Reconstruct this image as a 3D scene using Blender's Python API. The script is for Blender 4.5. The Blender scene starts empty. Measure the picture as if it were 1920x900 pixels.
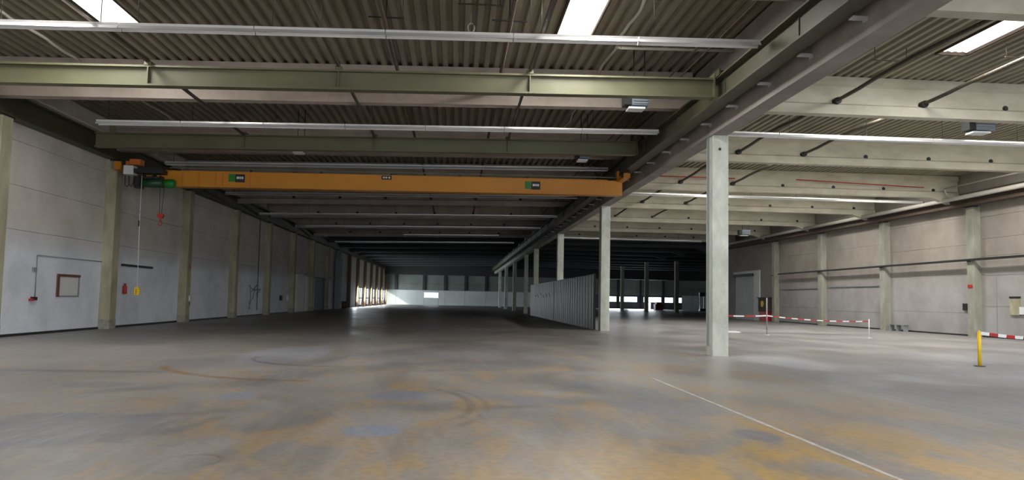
import bpy, math, random
from mathutils import Matrix, Vector
random.seed(7)
C = bpy.context.scene.collection
SC = bpy.context.scene

# ------------------------------------------------------------------ camera
H = 1.619
yaw, pitch, roll = (math.radians(a) for a in (4.1453, 3.9097, 1.1479))
fw = Vector((math.sin(yaw)*math.cos(pitch), math.cos(yaw)*math.cos(pitch), math.sin(pitch)))
rt = Vector((math.cos(yaw), -math.sin(yaw), 0)); up = rt.cross(fw)
xc = rt*math.cos(roll)+up*math.sin(roll); yc = -rt*math.sin(roll)+up*math.cos(roll); zc = -fw
cam = bpy.data.cameras.new('camera'); cam.lens = 36*1400/1920; cam.sensor_width = 36; cam.sensor_fit = 'HORIZONTAL'
cam.shift_y = 15.28/1920; cam.clip_end = 1000; cam.clip_start = .05
co = bpy.data.objects.new('camera', cam); C.objects.link(co); SC.camera = co
co.matrix_world = Matrix(((xc.x, yc.x, zc.x, 0), (xc.y, yc.y, zc.y, 0), (xc.z, yc.z, zc.z, H), (0, 0, 0, 1)))

# ------------------------------------------------------------------ light and exposure
SC.view_settings.view_transform = 'Standard'; SC.view_settings.look = 'None'
SC.view_settings.exposure = 0.0; SC.view_settings.gamma = 1.0; SC.view_settings.use_curve_mapping = False
w = bpy.data.worlds.new('sky'); SC.world = w; w.use_nodes = True
wb = w.node_tree.nodes['Background']; wb.inputs[0].default_value = (.80, .90, 1, 1); wb.inputs[1].default_value = 3.0
SUN, BACK_L, BACK_R, SKYL, FARW = 5.0, 550, 2500, 370, 900
sl = bpy.data.lights.new('sun', 'SUN'); sl.energy = SUN; sl.angle = math.radians(1); sl.color = (1, .93, .82)
so = bpy.data.objects.new('sun', sl); C.objects.link(so); so.location = (-60, 60, 60)
so.rotation_euler = Vector((.72, .55, -.42)).to_track_quat('-Z', 'Y').to_euler()
def area(name, loc, to, sx, sy, e, col=(1, 1, 1), spread=180):
    l = bpy.data.lights.new(name, 'AREA'); l.shape = 'RECTANGLE'; l.size = sx; l.size_y = sy; l.energy = e; l.color = col
    l.spread = math.radians(spread)
    o = bpy.data.objects.new(name, l); C.objects.link(o); o.location = loc
    o.rotation_euler = (Vector(to)-Vector(loc)).to_track_quat('-Z', 'Y').to_euler(); return o
# daylight through the gates behind the photographer
area('gate_light_left', (-3.5, -11.3, 2.6), (-3.5, 20, 2.6), 18, 4.6, BACK_L, (.88, .94, 1))
area('gate_light_right', (19, -11.3, 3.4), (19, 20, 3.4), 18, 6.0, BACK_R, (.93, .96, 1))
# daylight under the seen roof lights, and fill under added unseen ones
for (sx, sy, k, n) in ((-9.7, 19.2, 1.7, 6.0), (3.2, 19.2, 2.0, 5.6), (15.2, 19.0, 1.4, 5.6), (-9.7, 1.5, 2.0, 7), (3.2, 1.5, 2.0, 7),
                    (15.2, 1.5, 2.2, 7), (24.8, 1.5, 2.2, 7),
                    (24.8, 18.2, 2.2, 2.2), (15.2, 26.25, 1.6, 2.2), (24.8, 26.25, 2.2, 2.2), (15.2, 35.25, 1.7, 2.2), (24.8, 35.25, 2.2, 2.2), (15.2, 44.25, 1.7, 2.2), (24.8, 44.25, 2.2, 2.2),
                    (15.2, 53.25, 1.1, 2.2), (24.8, 53.25, 1.6, 2.2), (15.2, 62.25, .5, 2.2), (24.8, 62.25, .5, 2.2)):
    area('roof_daylight_and_fill', (sx, sy, 9.44 if sx > 8 else 9.0), (sx, sy, 0), 1.1, n, SKYL*k, (1, .98, .95))
# daylight through the far side windows
for yy in (114, 123, 132, 141, 150, 159):
    area('far_window_light', (-15.05, yy, 1.9), (0, yy, 1.2), 6, 2.2, FARW, (.85, .93, 1))
for xx in (34.8, 40, 43.6):
    area('far_window_light', (xx, 164.6, 2.1), (xx, 0, 1.0), 3.5, 1.1, FARW*.7, (.85, .93, 1))

# ------------------------------------------------------------------ materials
def mat(name, col, rough=.8, metal=0, col2=None, scale=1.0, bump=0, det=6, stretch=(1, 1, 1), emit=0, lo=.35, hi=.68, fine=0):
    m = bpy.data.materials.new(name); m.use_nodes = True; nt = m.node_tree; N = nt.nodes; L = nt.links
    b = N['Principled BSDF']; b.inputs['Roughness'].default_value = rough; b.inputs['Metallic'].default_value = metal
    b.inputs['Base Color'].default_value = (*col, 1)
    if emit:
        b.inputs['Emission Color'].default_value = (*col, 1); b.inputs['Emission Strength'].default_value = emit
    if col2 or bump:
        g = N.new('ShaderNodeNewGeometry'); mp = N.new('ShaderNodeMapping'); mp.inputs['Scale'].default_value = stretch
        L.new(g.outputs['Position'], mp.inputs[0])
        n = N.new('ShaderNodeTexNoise'); n.inputs['Scale'].default_value = scale; n.inputs['Detail'].default_value = det
        n.inputs['Roughness'].default_value = .62
        L.new(mp.outputs[0], n.inputs['Vector'])
        if col2:
            r = N.new('ShaderNodeValToRGB'); r.color_ramp.elements[0].position = lo; r.color_ramp.elements[1].position = hi
            r.color_ramp.elements[0].color = (*col, 1); r.color_ramp.elements[1].color = (*col2, 1)
            L.new(n.outputs[0], r.inputs[0]); L.new(r.outputs[0], b.inputs['Base Color'])
        if bump:
            n2 = N.new('ShaderNodeTexNoise'); n2.inputs['Scale'].default_value = fine or scale*8; n2.inputs['Detail'].default_value = 4
            L.new(g.outputs['Position'], n2.inputs['Vector'])
            bp = N.new('ShaderNodeBump'); bp.inputs['Strength'].default_value = bump; bp.inputs['Distance'].default_value = .02
            L.new(n2.outputs[0], bp.inputs['Height']); L.new(bp.outputs[0], b.inputs['Normal'])
    return m
M = {}
M['beam_l'] = mat('warm_grey_concrete', (.32, .27, .23), .9, col2=(.43, .37, .32), scale=.9, bump=.3)
M['beam_r'] = mat('cream_concrete', (.42, .39, .30), .9, col2=(.56, .53, .43), scale=.8, bump=.3, stretch=(1, 1, 2))
M['girder'] = mat('grey_concrete_girder', (.20, .18, .165), .9, col2=(.31, .275, .25), scale=.7, bump=.4)
M['column'] = mat('pale_concrete_column', (.38, .40, .35), .85, col2=(.58, .60, .54), scale=2.2, bump=.5, stretch=(1, 1, .5))
M['column_l'] = mat('olive_concrete_column', (.28, .26, .17), .88, col2=(.44, .41, .29), scale=1.6, bump=.5, stretch=(1, 1, .4))
M['column_r'] = mat('grey_concrete_column', (.24, .24, .19), .88, col2=(.36, .36, .30), scale=1.6, bump=.5, stretch=(1, 1, .4))
M['plinth'] = mat('worn_concrete_plinth', (.22, .22, .17), .9, col2=(.36, .36, .3), scale=5, bump=.4)
M['deck'] = mat('dull_corrugated_sheet', (.19, .165, .125), .6, .15, col2=(.28, .245, .19), scale=.6, stretch=(4, .6, 1))
M['deck_r'] = mat('pale_corrugated_sheet', (.26, .24, .17), .6, .1, col2=(.38, .35, .26), scale=.6, stretch=(4, .6, 1))
M['deck_shaded'] = mat('shaded_roof_sheet', (.035, .036, .04), .7)  # far roof section, its deep shade put into the sheet colour
M['beam_shaded'] = mat('shaded_roof_beam', (.045, .046, .05), .7)  # beams of the far section, shade put into their colour too
M['green'] = mat('olive_green_paint', (.095, .092, .048), .5, .1, col2=(.125, .12, .065), scale=.7)
M['runway'] = mat('dark_olive_steel', (.055, .052, .03), .55, .2, col2=(.085, .08, .045), scale=.8)
M['trunk'] = mat('galvanised_trunking', (.68, .68, .69), .33, .5, col2=(.82, .82, .82), scale=.5)
M['tube'] = mat('white_tube', (.8, .8, .8), .3)
M['orange'] = mat('orange_crane_paint', (.50, .19, .004), .5, 0, col2=(.58, .23, .006), scale=.5)
M['red_orange'] = mat('red_orange_paint', (.55, .14, .02), .5)
M['dark'] = mat('dark_steel', (.025, .025, .025), .55, .3)
M['dark_green'] = mat('dark_green_paint', (.01, .055, .02), .45)
M['bright_green'] = mat('bright_green_paint', (.012, .17, .015), .5)
M['black'] = mat('black_plate', (.012, .011, .01), .6)
M['white'] = mat('white_paint', (.65, .66, .66), .6)
M['grey'] = mat('grey_paint', (.25, .26, .27), .6)
M['rust'] = mat('rust_brown_pipe', (.055, .038, .025), .75, .1, col2=(.09, .062, .04), scale=6)
M['darkpipe'] = mat('dark_pipe', (.05, .042, .03), .55, .3, col2=(.10, .085, .06), scale=7, stretch=(1, 3, 1))
M['conduit'] = mat('pale_conduit', (.40, .37, .32), .7)
M['bracket'] = mat('zinc_bracket', (.55, .57, .6), .4, .5)
M['yellow'] = mat('yellow_paint', (.75, .5, .02), .5)
M['red'] = mat('red_paint', (.40, .02, .015), .5)
M['wood'] = mat('brown_wood', (.13, .06, .035), .7)
M['sheet'] = mat('partition_sheet_metal', (.14, .14, .125), .45, .3, col2=(.22, .215, .19), scale=1.1, stretch=(1, 3, .4))
M['machine'] = mat('dark_red_paint', (.08, .012, .012), .6)
M['heater'] = mat('blue_grey_enamel', (.16, .20, .25), .45, .2)
M['blue_dark'] = mat('dark_blue_grey_panel', (.055, .065, .085), .6)
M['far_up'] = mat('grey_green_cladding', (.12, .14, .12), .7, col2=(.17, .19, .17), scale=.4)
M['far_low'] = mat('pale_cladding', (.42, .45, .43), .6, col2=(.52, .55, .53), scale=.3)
M['skylight'] = mat('translucent_roof_sheet', (1, .98, .95), .5, emit=3.2)
M['sunlit_column'] = mat('sunlit_amber_column', (.15, .10, .045), .6)  # far left columns, warm sunlight put into the colour
M['line'] = mat('worn_white_line', (.30, .29, .27), .7, col2=(.46, .44, .42), scale=4, lo=.3, hi=.6)
M['tape_white'] = mat('white_barrier_tape', (.75, .75, .75), .5)
M['ground'] = mat('outside_concrete', (.42, .42, .40), .9)

def wallmat(name, hi_c, lo_c, dirt):
    """painted block wall: colour by height band, block coursing relief, dirt"""
    m = bpy.data.materials.new(name); m.use_nodes = True; nt = m.node_tree; N = nt.nodes; L = nt.links
    b = N['Principled BSDF']; b.inputs['Roughness'].default_value = .8
    g = N.new('ShaderNodeNewGeometry'); s = N.new('ShaderNodeSeparateXYZ'); L.new(g.outputs['Position'], s.inputs[0])
    n = N.new('ShaderNodeTexNoise'); n.inputs['Scale'].default_value = .55; n.inputs['Detail'].default_value = 7; n.inputs['Roughness'].default_value = .65
    L.new(g.outputs['Position'], n.inputs['Vector'])
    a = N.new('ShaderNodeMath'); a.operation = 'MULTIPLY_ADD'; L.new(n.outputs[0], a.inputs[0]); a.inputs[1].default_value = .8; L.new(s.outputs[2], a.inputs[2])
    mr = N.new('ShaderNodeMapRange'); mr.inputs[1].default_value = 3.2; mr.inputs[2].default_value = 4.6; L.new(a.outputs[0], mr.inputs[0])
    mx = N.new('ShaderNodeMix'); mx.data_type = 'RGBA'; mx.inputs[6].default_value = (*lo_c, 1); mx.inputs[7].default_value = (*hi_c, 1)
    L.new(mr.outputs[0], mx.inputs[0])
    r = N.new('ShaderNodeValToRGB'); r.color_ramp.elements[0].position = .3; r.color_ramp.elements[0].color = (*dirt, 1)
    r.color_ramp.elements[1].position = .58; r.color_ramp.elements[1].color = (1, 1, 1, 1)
    L.new(n.outputs[0], r.inputs[0])
    mu = N.new('ShaderNodeMix'); mu.data_type = 'RGBA'; mu.blend_type = 'MULTIPLY'; mu.inputs[0].default_value = 1
    L.new(mx.outputs[2], mu.inputs[6]); L.new(r.outputs[0], mu.inputs[7]); L.new(mu.outputs[2], b.inputs['Base Color'])
    cv = N.new('ShaderNodeCombineXYZ'); L.new(s.outputs[1], cv.inputs[0]); L.new(s.outputs[2], cv.inputs[1])
    br = N.new('ShaderNodeTexBrick'); br.inputs['Scale'].default_value = 1; br.inputs['Brick Width'].default_value = .6
    br.inputs['Row Height'].default_value = .25; br.inputs['Mortar Size'].default_value = .012
    L.new(cv.outputs[0], br.inputs[0])
    bp = N.new('ShaderNodeBump'); bp.inputs['Strength'].default_value = .35; bp.inputs['Distance'].default_value = .01; bp.invert = True
    L.new(br.outputs['Fac'], bp.inputs['Height']); L.new(bp.outputs[0], b.inputs['Normal'])
    return m
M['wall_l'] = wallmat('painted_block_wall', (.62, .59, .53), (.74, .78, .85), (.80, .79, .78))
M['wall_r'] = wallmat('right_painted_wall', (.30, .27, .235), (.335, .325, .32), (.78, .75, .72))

# floor: worn concrete, ochre stained west of the column row, with patches and tyre marks
def floormat():
    m = bpy.data.materials.new('worn_concrete_floor'); m.use_nodes = True; nt = m.node_tree; N = nt.nodes; L = nt.links
    b = N['Principled BSDF']
    g = N.new('ShaderNodeNewGeometry'); s = N.new('ShaderNodeSeparateXYZ'); L.new(g.outputs['Position'], s.inputs[0])
    X, Y = s.outputs[0], s.outputs[1]
    def noise(sc, det=6, st=(1, 1, 1), ro=.6, dist=0):
        mp = N.new('ShaderNodeMapping'); mp.inputs['Scale'].default_value = st; L.new(g.outputs['Position'], mp.inputs[0])
        n = N.new('ShaderNodeTexNoise'); n.inputs['Scale'].default_value = sc; n.inputs['Detail'].default_value = det
        n.inputs['Roughness'].default_value = ro; n.inputs['Distortion'].default_value = dist; L.new(mp.outputs[0], n.inputs['Vector']); return n.outputs[0]
    def rng(v, a, bb, c=0, d=1):
        r = N.new('ShaderNodeMapRange'); r.interpolation_type = 'SMOOTHSTEP'
        for i, q in enumerate((a, bb, c, d)): r.inputs[i+1].default_value = q
        L.new(v, r.inputs[0]); return r.outputs[0]
    def mth(op, *a):
        q = N.new('ShaderNodeMath'); q.operation = op
        for i, v in enumerate(a):
            if isinstance(v, (int, float)): q.inputs[i].default_value = v
            else: L.new(v, q.inputs[i])
        return q.outputs[0]
    def mix(f, a, c):
        q = N.new('ShaderNodeMix'); q.data_type = 'RGBA'
        if isinstance(f, (int, float)): q.inputs[0].default_value = f
        else: L.new(f, q.inputs[0])
        for i, v in ((6, a), (7, c)):
            if isinstance(v, tuple): q.inputs[i].default_value = (*v, 1)
            else: L.new(v, q.inputs[i])
        return q.outputs[2]
    n1 = noise(.35, 7, (1, .6, 1), .65, .6); n2 = noise(1.4, 6, (1, .5, 1), .65, .8); n3 = noise(9, 4)
    base = mix(rng(n1, .35, .65), (.205, .195, .185), (.300, .285, .272))
    # ochre staining, west of the joint line
    west = rng(X, 7.3, 7.7, 1, 0)
    nearm = rng(Y, 9, 34, 1, .12)
    midx = rng(X, -10, 0, .35, 1)
    oc = mth('MULTIPLY', mth('MULTIPLY', west, nearm), mth('MULTIPLY', midx, rng(n2, .44, .64)))
    base = mix(mth('MULTIPLY', oc, .85), base, (.36, .25, .12))
    oc2 = mth('MULTIPLY', mth('MULTIPLY', west, rng(mth('MULTIPLY_ADD', X, -.7, Y), 3.5, 9.5, 1, 0)), rng(noise(.9, 6, (1, .45, 1), .65, .8), .38, .55))
    base = mix(mth('MULTIPLY', oc2, .85), base, (.47, .285, .06))
    # blue-grey bare areas
    base = mix(mth('MULTIPLY', rng(noise(.5, 5, (1, .45, 1), .6, .4), .53, .63), .55), base, (.175, .185, .21))
    east = mth('MULTIPLY', rng(X, 7.3, 7.8), rng(mth('MULTIPLY_ADD', X, -.45, Y), 13, 19, 1, 0))
    base = mix(mth('MULTIPLY', east, .8), base, (.15, .16, .185))
    band = mth('MULTIPLY', rng(X, 3.4, 7.5), rng(Y, 10, 24, 1, .2))
    base = mix(mth('MULTIPLY', mth('MULTIPLY', band, rng(X, 8.2, 7.5, 0, 1)), .55), base, (.195, .19, .19))
    base = mix(mth('MULTIPLY', mth('MULTIPLY', west, rng(Y, 25, 44)), .62), base, (.105, .085, .072))  # floor turns darker brown towards the back, west of the joint
    wob = noise(1.8, 5, (1, 1, 1), .7)
    for (px, py, rx, ry, col, st) in ((-.98, 9.25, .36, .42, (.22, .26, .34), .95), (-3.4, 12.3, .3, .5, (.22, .26, .34), .8),
            (-4.6, 9.3, 1.3, 1.25, (.135, .14, .165), .85), (-.9, 12.5, .5, .7, (.18, .21, .28), .7), (1.3, 12.2, .45, .5, (.2, .22, .28), .6),
            (-4.6, 21.0, 1.1, 3.4, (.32, .33, .37), .8), (-5.4, 18.5, 1.6, 1.8, (.18, .18, .21), .5), (.3, 21, 3.0, 4.0, (.13, .135, .155), .55),
            (3.75, 9.1, .3, .4, (.14, .15, .2), .7), (-6.2, 13.6, .6, .5, (.12, .12, .15), .5), (3.4, 11.5, .8, 1.0, (.19, .2, .23), .6),
            (9.3, 20.5, .9, 2.6, (.36, .37, .41), .6), (12.5, 16.2, 3.0, 1.5, (.30, .32, .36), .45), (-7.5, 15.8, 1.6, .25, (.09, .08, .07), .6),
            (18.5, 41.0, 3.6, .55, (.06, .06, .07), .8), (15.2, 41.2, .8, .4, (.42, .42, .42), .8),
            (2.2, 14.2, .5, .5, (.19, .2, .24), .4)):
        dx = mth('MULTIPLY', mth('SUBTRACT', X, px), 1/rx); dy = mth('MULTIPLY', mth('SUBTRACT', Y, py), 1/ry)
        d = mth('SQRT', mth('ADD', mth('MULTIPLY', dx, dx), mth('MULTIPLY', dy, dy)))
        d = mth('ADD', d, mth('MULTIPLY', mth('SUBTRACT', wob, .5), 1.3))
        base = mix(rng(d, .8, 1.12, st, 0), base, col)
    # tyre arcs
    for (px, py, r, wd, x0, x1, y0, y1, col, st) in ((-2.78, 18.28, 3.77, .16, -6.7, -2.6, 13, 17.3, (.23, .13, .045), .85),
            (-2.86, 19.77, 2.25, .08, -5.3, -2.2, 16, 20.2, (.06, .06, .065), .85), (-2.52, 7.55, .28, .04, -3, -2, 7.2, 8.2, (.13, .09, .05), .7),
            (-3.4, 11.46, 3.66, .09, -.9, .6, 10, 13.8, (.12, .10, .085), .55), (-3.6, 11.46, 4.1, .07, -.9, .8, 9.4, 13.6, (.12, .10, .085), .4),
            (-14, 5, 13.6, .07, -3, 3, 5, 12, (.33, .30, .27), .45), (-14, 5, 14.3, .06, -3, 3, 5, 12, (.33, .30, .27), .4), (-14, 4, 15.6, .08, -3, 3, 5, 12, (.33, .30, .27), .4)):
        dx = mth('SUBTRACT', X, px); dy = mth('SUBTRACT', Y, py)
        d = mth('SQRT', mth('ADD', mth('MULTIPLY', dx, dx), mth('MULTIPLY', dy, dy)))
        d = mth('ABSOLUTE', mth('SUBTRACT', d, r))
        f = mth('MULTIPLY', mth('MULTIPLY', rng(d, wd*.5, wd, st, 0), rng(X, x0, x0+.4)), rng(X, x1-.4, x1, 1, 0))
        f = mth('MULTIPLY', mth('MULTIPLY', f, rng(Y, y0, y0+.4)), rng(Y, y1-.4, y1, 1, 0))
        f = mth('MULTIPLY', f, rng(n2, .3, .5))
        base = mix(f, base, col)
    # pale joints
    jn = rng(mth('ABSOLUTE', mth('SUBTRACT', X, 7.62)), .02, .06, .5, 0)
    base = mix(mth('MULTIPLY', jn, rng(n2, .3, .6)), base, (.34, .32, .30))
    base = mix(rng(n3, .4, .62, 0, .25), base, (.11, .1, .09))
    base = mix(mth('MULTIPLY', rng(noise(2.5, 6, (3, .3, 1), .7, .5), .48, .66), .45), base, (.30, .28, .26))
    L.new(base, b.inputs['Base Color'])
    L.new(rng(n1, .3, .7, .30, .48), b.inputs['Roughness'])
    bp = N.new('ShaderNodeBump'); bp.inputs['Strength'].default_value = .12; bp.inputs['Distance'].default_value = .01
    L.new(n3, bp.inputs['Height']); L.new(bp.outputs[0], b.inputs['Normal'])
    return m
M['floor'] = floormat()

# ------------------------------------------------------------------ mesh helpers
class MB:
    def __init__(s): s.v = []; s.f = []; s.sm = set()
    def box(s, x0, x1, y0, y1, z0, z1):
        k = len(s.v); s.v += [(x0, y0, z0), (x1, y0, z0), (x1, y1, z0), (x0, y1, z0), (x0, y0, z1), (x1, y0, z1), (x1, y1, z1), (x0, y1, z1)]
        s.f += [tuple(k+i for i in q) for q in ((0, 3, 2, 1), (4, 5, 6, 7), (0, 1, 5, 4), (1, 2, 6, 5), (2, 3, 7, 6), (3, 0, 4, 7))]; return s
    def cbox(s, x0, x1, y0, y1, z0, z1, c=.02):
        """box with its four vertical edges chamfered"""
        p = [(x0+c, y0), (x1-c, y0), (x1, y0+c), (x1, y1-c), (x1-c, y1), (x0+c, y1), (x0, y1-c), (x0, y0+c)]
        k = len(s.v); s.v += [(x, y, z0) for x, y in p]+[(x, y, z1) for x, y in p]
        s.f += [tuple(k+i for i in range(7, -1, -1)), tuple(k+8+i for i in range(8))]
        s.f += [(k+i, k+(i+1) % 8, k+8+(i+1) % 8, k+8+i) for i in range(8)]; return s
    def tube(s, pts, r, n=8, cap=True):
        pts = [Vector(p) for p in pts]; rings = []
        for i, p in enumerate(pts):
            d = (pts[min(i+1, len(pts)-1)]-pts[max(i-1, 0)]).normalized()
            a = d.orthogonal().normalized() if abs(d.z) > .9 else Vector((0, 0, 1)).cross(d).normalized()
            b = d.cross(a); k = len(s.v); rr = r[i] if isinstance(r, (list, tuple)) else r
            s.v += [tuple(p+(a*math.cos(2*math.pi*j/n)+b*math.sin(2*math.pi*j/n))*rr) for j in range(n)]; rings.append(k)
        for k, l in zip(rings, rings[1:]):
            for j in range(n):
                s.sm.add(len(s.f)); s.f.append((k+j, k+(j+1) % n, l+(j+1) % n, l+j))
        if cap:
            s.f.append(tuple(rings[0]+j for j in range(n-1, -1, -1))); s.f.append(tuple(rings[-1]+j for j in range(n)))
        return s
    def prism(s, prof, axis, a, b):
        """profile of (p,q) points swept along axis: 'x' -> (y,z), 'y' -> (x,z), 'z' -> (x,y)"""
        def P(p, t): return {'x': (t, p[0], p[1]), 'y': (p[0], t, p[1]), 'z': (p[0], p[1], t)}[axis]
        n = len(prof); k = len(s.v); s.v += [P(p, a) for p in prof]+[P(p, b) for p in prof]
        s.f += [tuple(k+i for i in range(n)), tuple(k+n+i for i in range(n-1, -1, -1))]
        s.f += [(k+i, k+n+i, k+n+(i+1) % n, k+(i+1) % n) for i in range(n)]; return s
    def mesh(s, name, m, shear=0, fix=False):
        me = bpy.data.meshes.new(name)
        v = [(x, y, z+shear*(x-7.85)) for x, y, z in s.v] if shear else s.v
        me.from_pydata(v, [], s.f); me.materials.append(m)
        for i in s.sm: me.polygons[i].use_smooth = True
        import bmesh
        bm = bmesh.new(); bm.from_mesh(me); bmesh.ops.recalc_face_normals(bm, faces=bm.faces); bm.to_mesh(me); bm.free()
        return me
def link(name, me, parent=None, loc=(0, 0, 0), rz=0):
    o = bpy.data.objects.new(name, me); C.objects.link(o); o.location = loc; o.rotation_euler = (0, 0, rz)
    if parent: o.parent = parent
    return o
def tag(o, label, cat, group=None):
    o['label'] = label; o['category'] = cat
    if group: o['group'] = group
    return o
def thing(name, label, cat, loc=(0, 0, 0), group=None):
    o = link(name, None, None, loc); return tag(o, label, cat, group)
def part(name, mb, m, parent, loc=(0, 0, 0), shear=0):
    return link(name, mb.mesh(name, m, shear), parent, loc)
def struct(name, me=None, loc=(0, 0, 0)):
    o = link(name, me, None, loc); o['kind'] = 'structure'; return o
ORD = ['first', 'second', 'third', 'fourth', 'fifth', 'sixth', 'seventh', 'eighth', 'ninth', 'tenth', 'eleventh', 'twelfth', 'thirteenth',
       'fourteenth', 'fifteenth', 'sixteenth', 'seventeenth']
SH = .019
XL, XLI, XM, XR, XRI = -15.24, -14.79, 7.85, 29.95, 29.5
YB = -11.6; YF = 165.0; YW = 82.0; XW = 56.0

# ------------------------------------------------------------------ structure: floor, walls
struct('floor', MB().box(-15.6, XW+.4, YB-.4, YF+.4, -.3, 0).mesh('floor', M['floor']))
gnd = struct('ground_outside', MB().box(-120, -15.62, -60, 320, -.32, -.02).box(-15.6, 180, YF+.42, 320, -.32, -.02).mesh('ground_outside', M['ground']))

def panel_wall(root, x0, x1, bays, m, joint=.013):
    for (y0, y1, zs, skip) in bays:
        for z0, z1 in zip(zs, zs[1:]):
            if skip and z0 < skip: continue
            part('wall_panel', MB().box(x0, x1, y0+.012, y1-.012, z0+joint/2, z1-joint/2), m, root)
wl = struct('wall_left', None)
zl = [0, 3.68, 5.2, 6.73, 8.2, 9.7]
ycl = [33.2+9*k for k in range(-5, 15)]
bays = []
for i in range(len(ycl)-1):
    y0, y1 = ycl[i]+.3, ycl[i+1]+.3
    if y0 > 108: bays.append((y0, y1, [3.05, 5.2, 6.73, 8.2, 9.7], 0))
    elif 69 < y0 < 78: bays.append((y0, y1, [3.7, 5.2, 6.73, 8.2, 9.7], 0))
    elif 78 < y0 < 87: bays.append((y0, y1, [3.7, 5.2, 6.73, 8.2, 9.7], 0))
    else: bays.append((y0, y1, zl, 0))
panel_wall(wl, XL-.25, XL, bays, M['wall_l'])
bk = MB()
bk.box(XL-.30, XL-.2, YB, 69.3, 0, 9.7); bk.box(XL-.30, XL-.2, 69.3, 110.0, 3.6, 9.7); bk.box(XL-.30, XL-.2, 87.5, 110.0, 0, 3.6)
bk.box(XL-.30, XL-.2, 110, YF, 3.05, 9.7); bk.box(XL-.3, XL-.2, 69.3, 72.8, 0, 3.6)
part('wall_core', bk, M['beam_l'], wl)
struct('base_strip_left', MB().box(XL, XL+.03, YB, 69.3, 0, .09).mesh('base_strip_left', M['dark']))  # dark strip along the foot of the wall
struct('base_strip_right', MB().box(XR-.03, XR, YB, 72, 0, .09).mesh('base_strip_right', M['dark']))
wr = struct('wall_right', None)
ycr = [40.7+9*k for k in range(-6, 5)]
rj = {0: [0, 1.75, 3.54, 4.6, 5.6, 6.85, 8.4, 9.8], 1: [0, 1.35, 3.63, 5.36, 7.0, 8.4, 9.8], 2: [0, 1.2, 3.08, 6.01, 7.4, 8.6, 9.8],
      3: [0, 1.4, 3.0, 4.5, 6.0, 7.4, 9.8], 4: [0, 3.2, 5.6, 7.2, 9.8]}
bays = []
for i in range(len(ycr)-1):
    y0, y1 = ycr[i]+.3, ycr[i+1]+.3
    k = max(0, int(round((y0-31.99)/9)))
    if 66 < y0: y1 = 72.0 if y0 < 70 else y1
    bays.append((y0, y1, rj[min(k, 4)], 0))
bays = [b for b in bays if b[0] < 75]
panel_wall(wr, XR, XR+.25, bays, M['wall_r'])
bk = MB().box(XR+.2, XR+.3, YB, 72, 0, 9.8).box(XR+.2, XR+.3, 72, YW, 5.0, 9.8).box(XR, XR+.3, 78.6, YW, 0, 5.0).box(XR, XR+.3, 72, YW, 5.0, 9.8)
bk.box(XR, XW+.3, YW, YW+.25, 0, 9.8)
part('wall_core', bk, M['wall_r'], wr)
# wall behind the photographer, with gate openings where the daylight comes in
wb_ = MB().box(-15.6, -12.6, YB-.3, YB, 0, 9.9).box(-12.6, 5.6, YB-.3, YB, 5.2, 9.9).box(5.6, 10, YB-.3, YB, 0, 9.9).box(10, 28.2, YB-.3, YB, 6.6, 9.9).box(28.2, 30.3, YB-.3, YB, 0, 9.9)
struct('wall_back', wb_.mesh('wall_back', M['wall_l']))
struct('wall_side', MB().box(XW, XW+.3, YW, YF, 0, 9.9).mesh('wall_side', M['far_up']))

# far wall
fwall = struct('wall_far', None)
bk = MB().box(-15.6, XW+.3, YF+.2, YF+.3, 2.8, 9.9).box(-15.6, 42.48, YF+.2, YF+.3, 0, 1.45).box(43.42, XW+.3, YF+.2, YF+.3, 0, 1.45).box(-15.6, -7.25, YF+.2, YF+.3, 1.45, 2.8).box(-3.95, 33.8, YF+.2, YF+.3, 1.45, 2.8).box(50.6, XW+.3, YF+.2, YF+.3, 1.45, 2.8)
part('wall_core', bk, M['dark'], fwall)
holes = [(-7.2, -4.0, 1.55, 2.75)]
hx = [(33.9, 35.6), (36.2, 40.3), (41.7, 45.8), (46.5, 48.5), (49.5, 50.5)]
LOW = (42.5, 43.4)
holes += [(a, b, 1.5, 2.72) for a, b in hx]
x = -15.3; edges = sorted(set([-15.3, XW]+[h[0] for h in holes]+[h[1] for h in holes]+[42.5, 43.4, -13.3, -2.6, 1.8, 6.4, 11, 15.5, 20, 24.5, 29, 53]))
for a, b in zip(edges, edges[1:]):
    hh = [h for h in holes if h[0] <= a+.01 and h[1] >= b-.01]
    lowm = M['far_low'] if b < 30 or a > 50.4 else M['blue_dark']
    if hh:
        if abs(a-42.5) > .01: part('wall_panel', MB().box(a+.02, b-.02, YF, YF+.2, 0, hh[0][2]), M['far_low'] if b < 30 else M['blue_dark'], fwall)
        part('wall_panel', MB().box(a+.02, b-.02, YF, YF+.2, hh[0][3], 3.2), lowm, fwall)
    else:
        part('wall_panel', MB().box(a+.02, b-.02, YF, YF+.2, 0, 3.2), lowm, fwall)
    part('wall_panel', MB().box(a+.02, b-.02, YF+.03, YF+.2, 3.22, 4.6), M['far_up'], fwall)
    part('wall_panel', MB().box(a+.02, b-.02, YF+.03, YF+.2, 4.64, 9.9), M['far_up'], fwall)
part('wall_rail', MB().box(-15.2, XW, YF-.06, YF, 3.14, 3.26), M['grey'], fwall)
for i, h in enumerate(holes):
    wn = struct('window_%d' % (i+4), None)
    f = MB(); x0, x1, z0, z1 = h
    f.box(x0, x1, YF-.03, YF+.1, z0-.05, z0+.05).box(x0, x1, YF-.03, YF+.1, z1-.05, z1+.05).box(x0-.03, x0+.05, YF-.03, YF+.1, z0+.05, z1-.05).box(x1-.05, x1+.03, YF-.03, YF+.1, z0+.05, z1-.05)
    f.box((x0+x1)/2-.03, (x0+x1)/2+.03, YF-.02, YF+.08, z0+.05, z1-.05)
    part('window_frame', f, M['grey'], wn)

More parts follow.
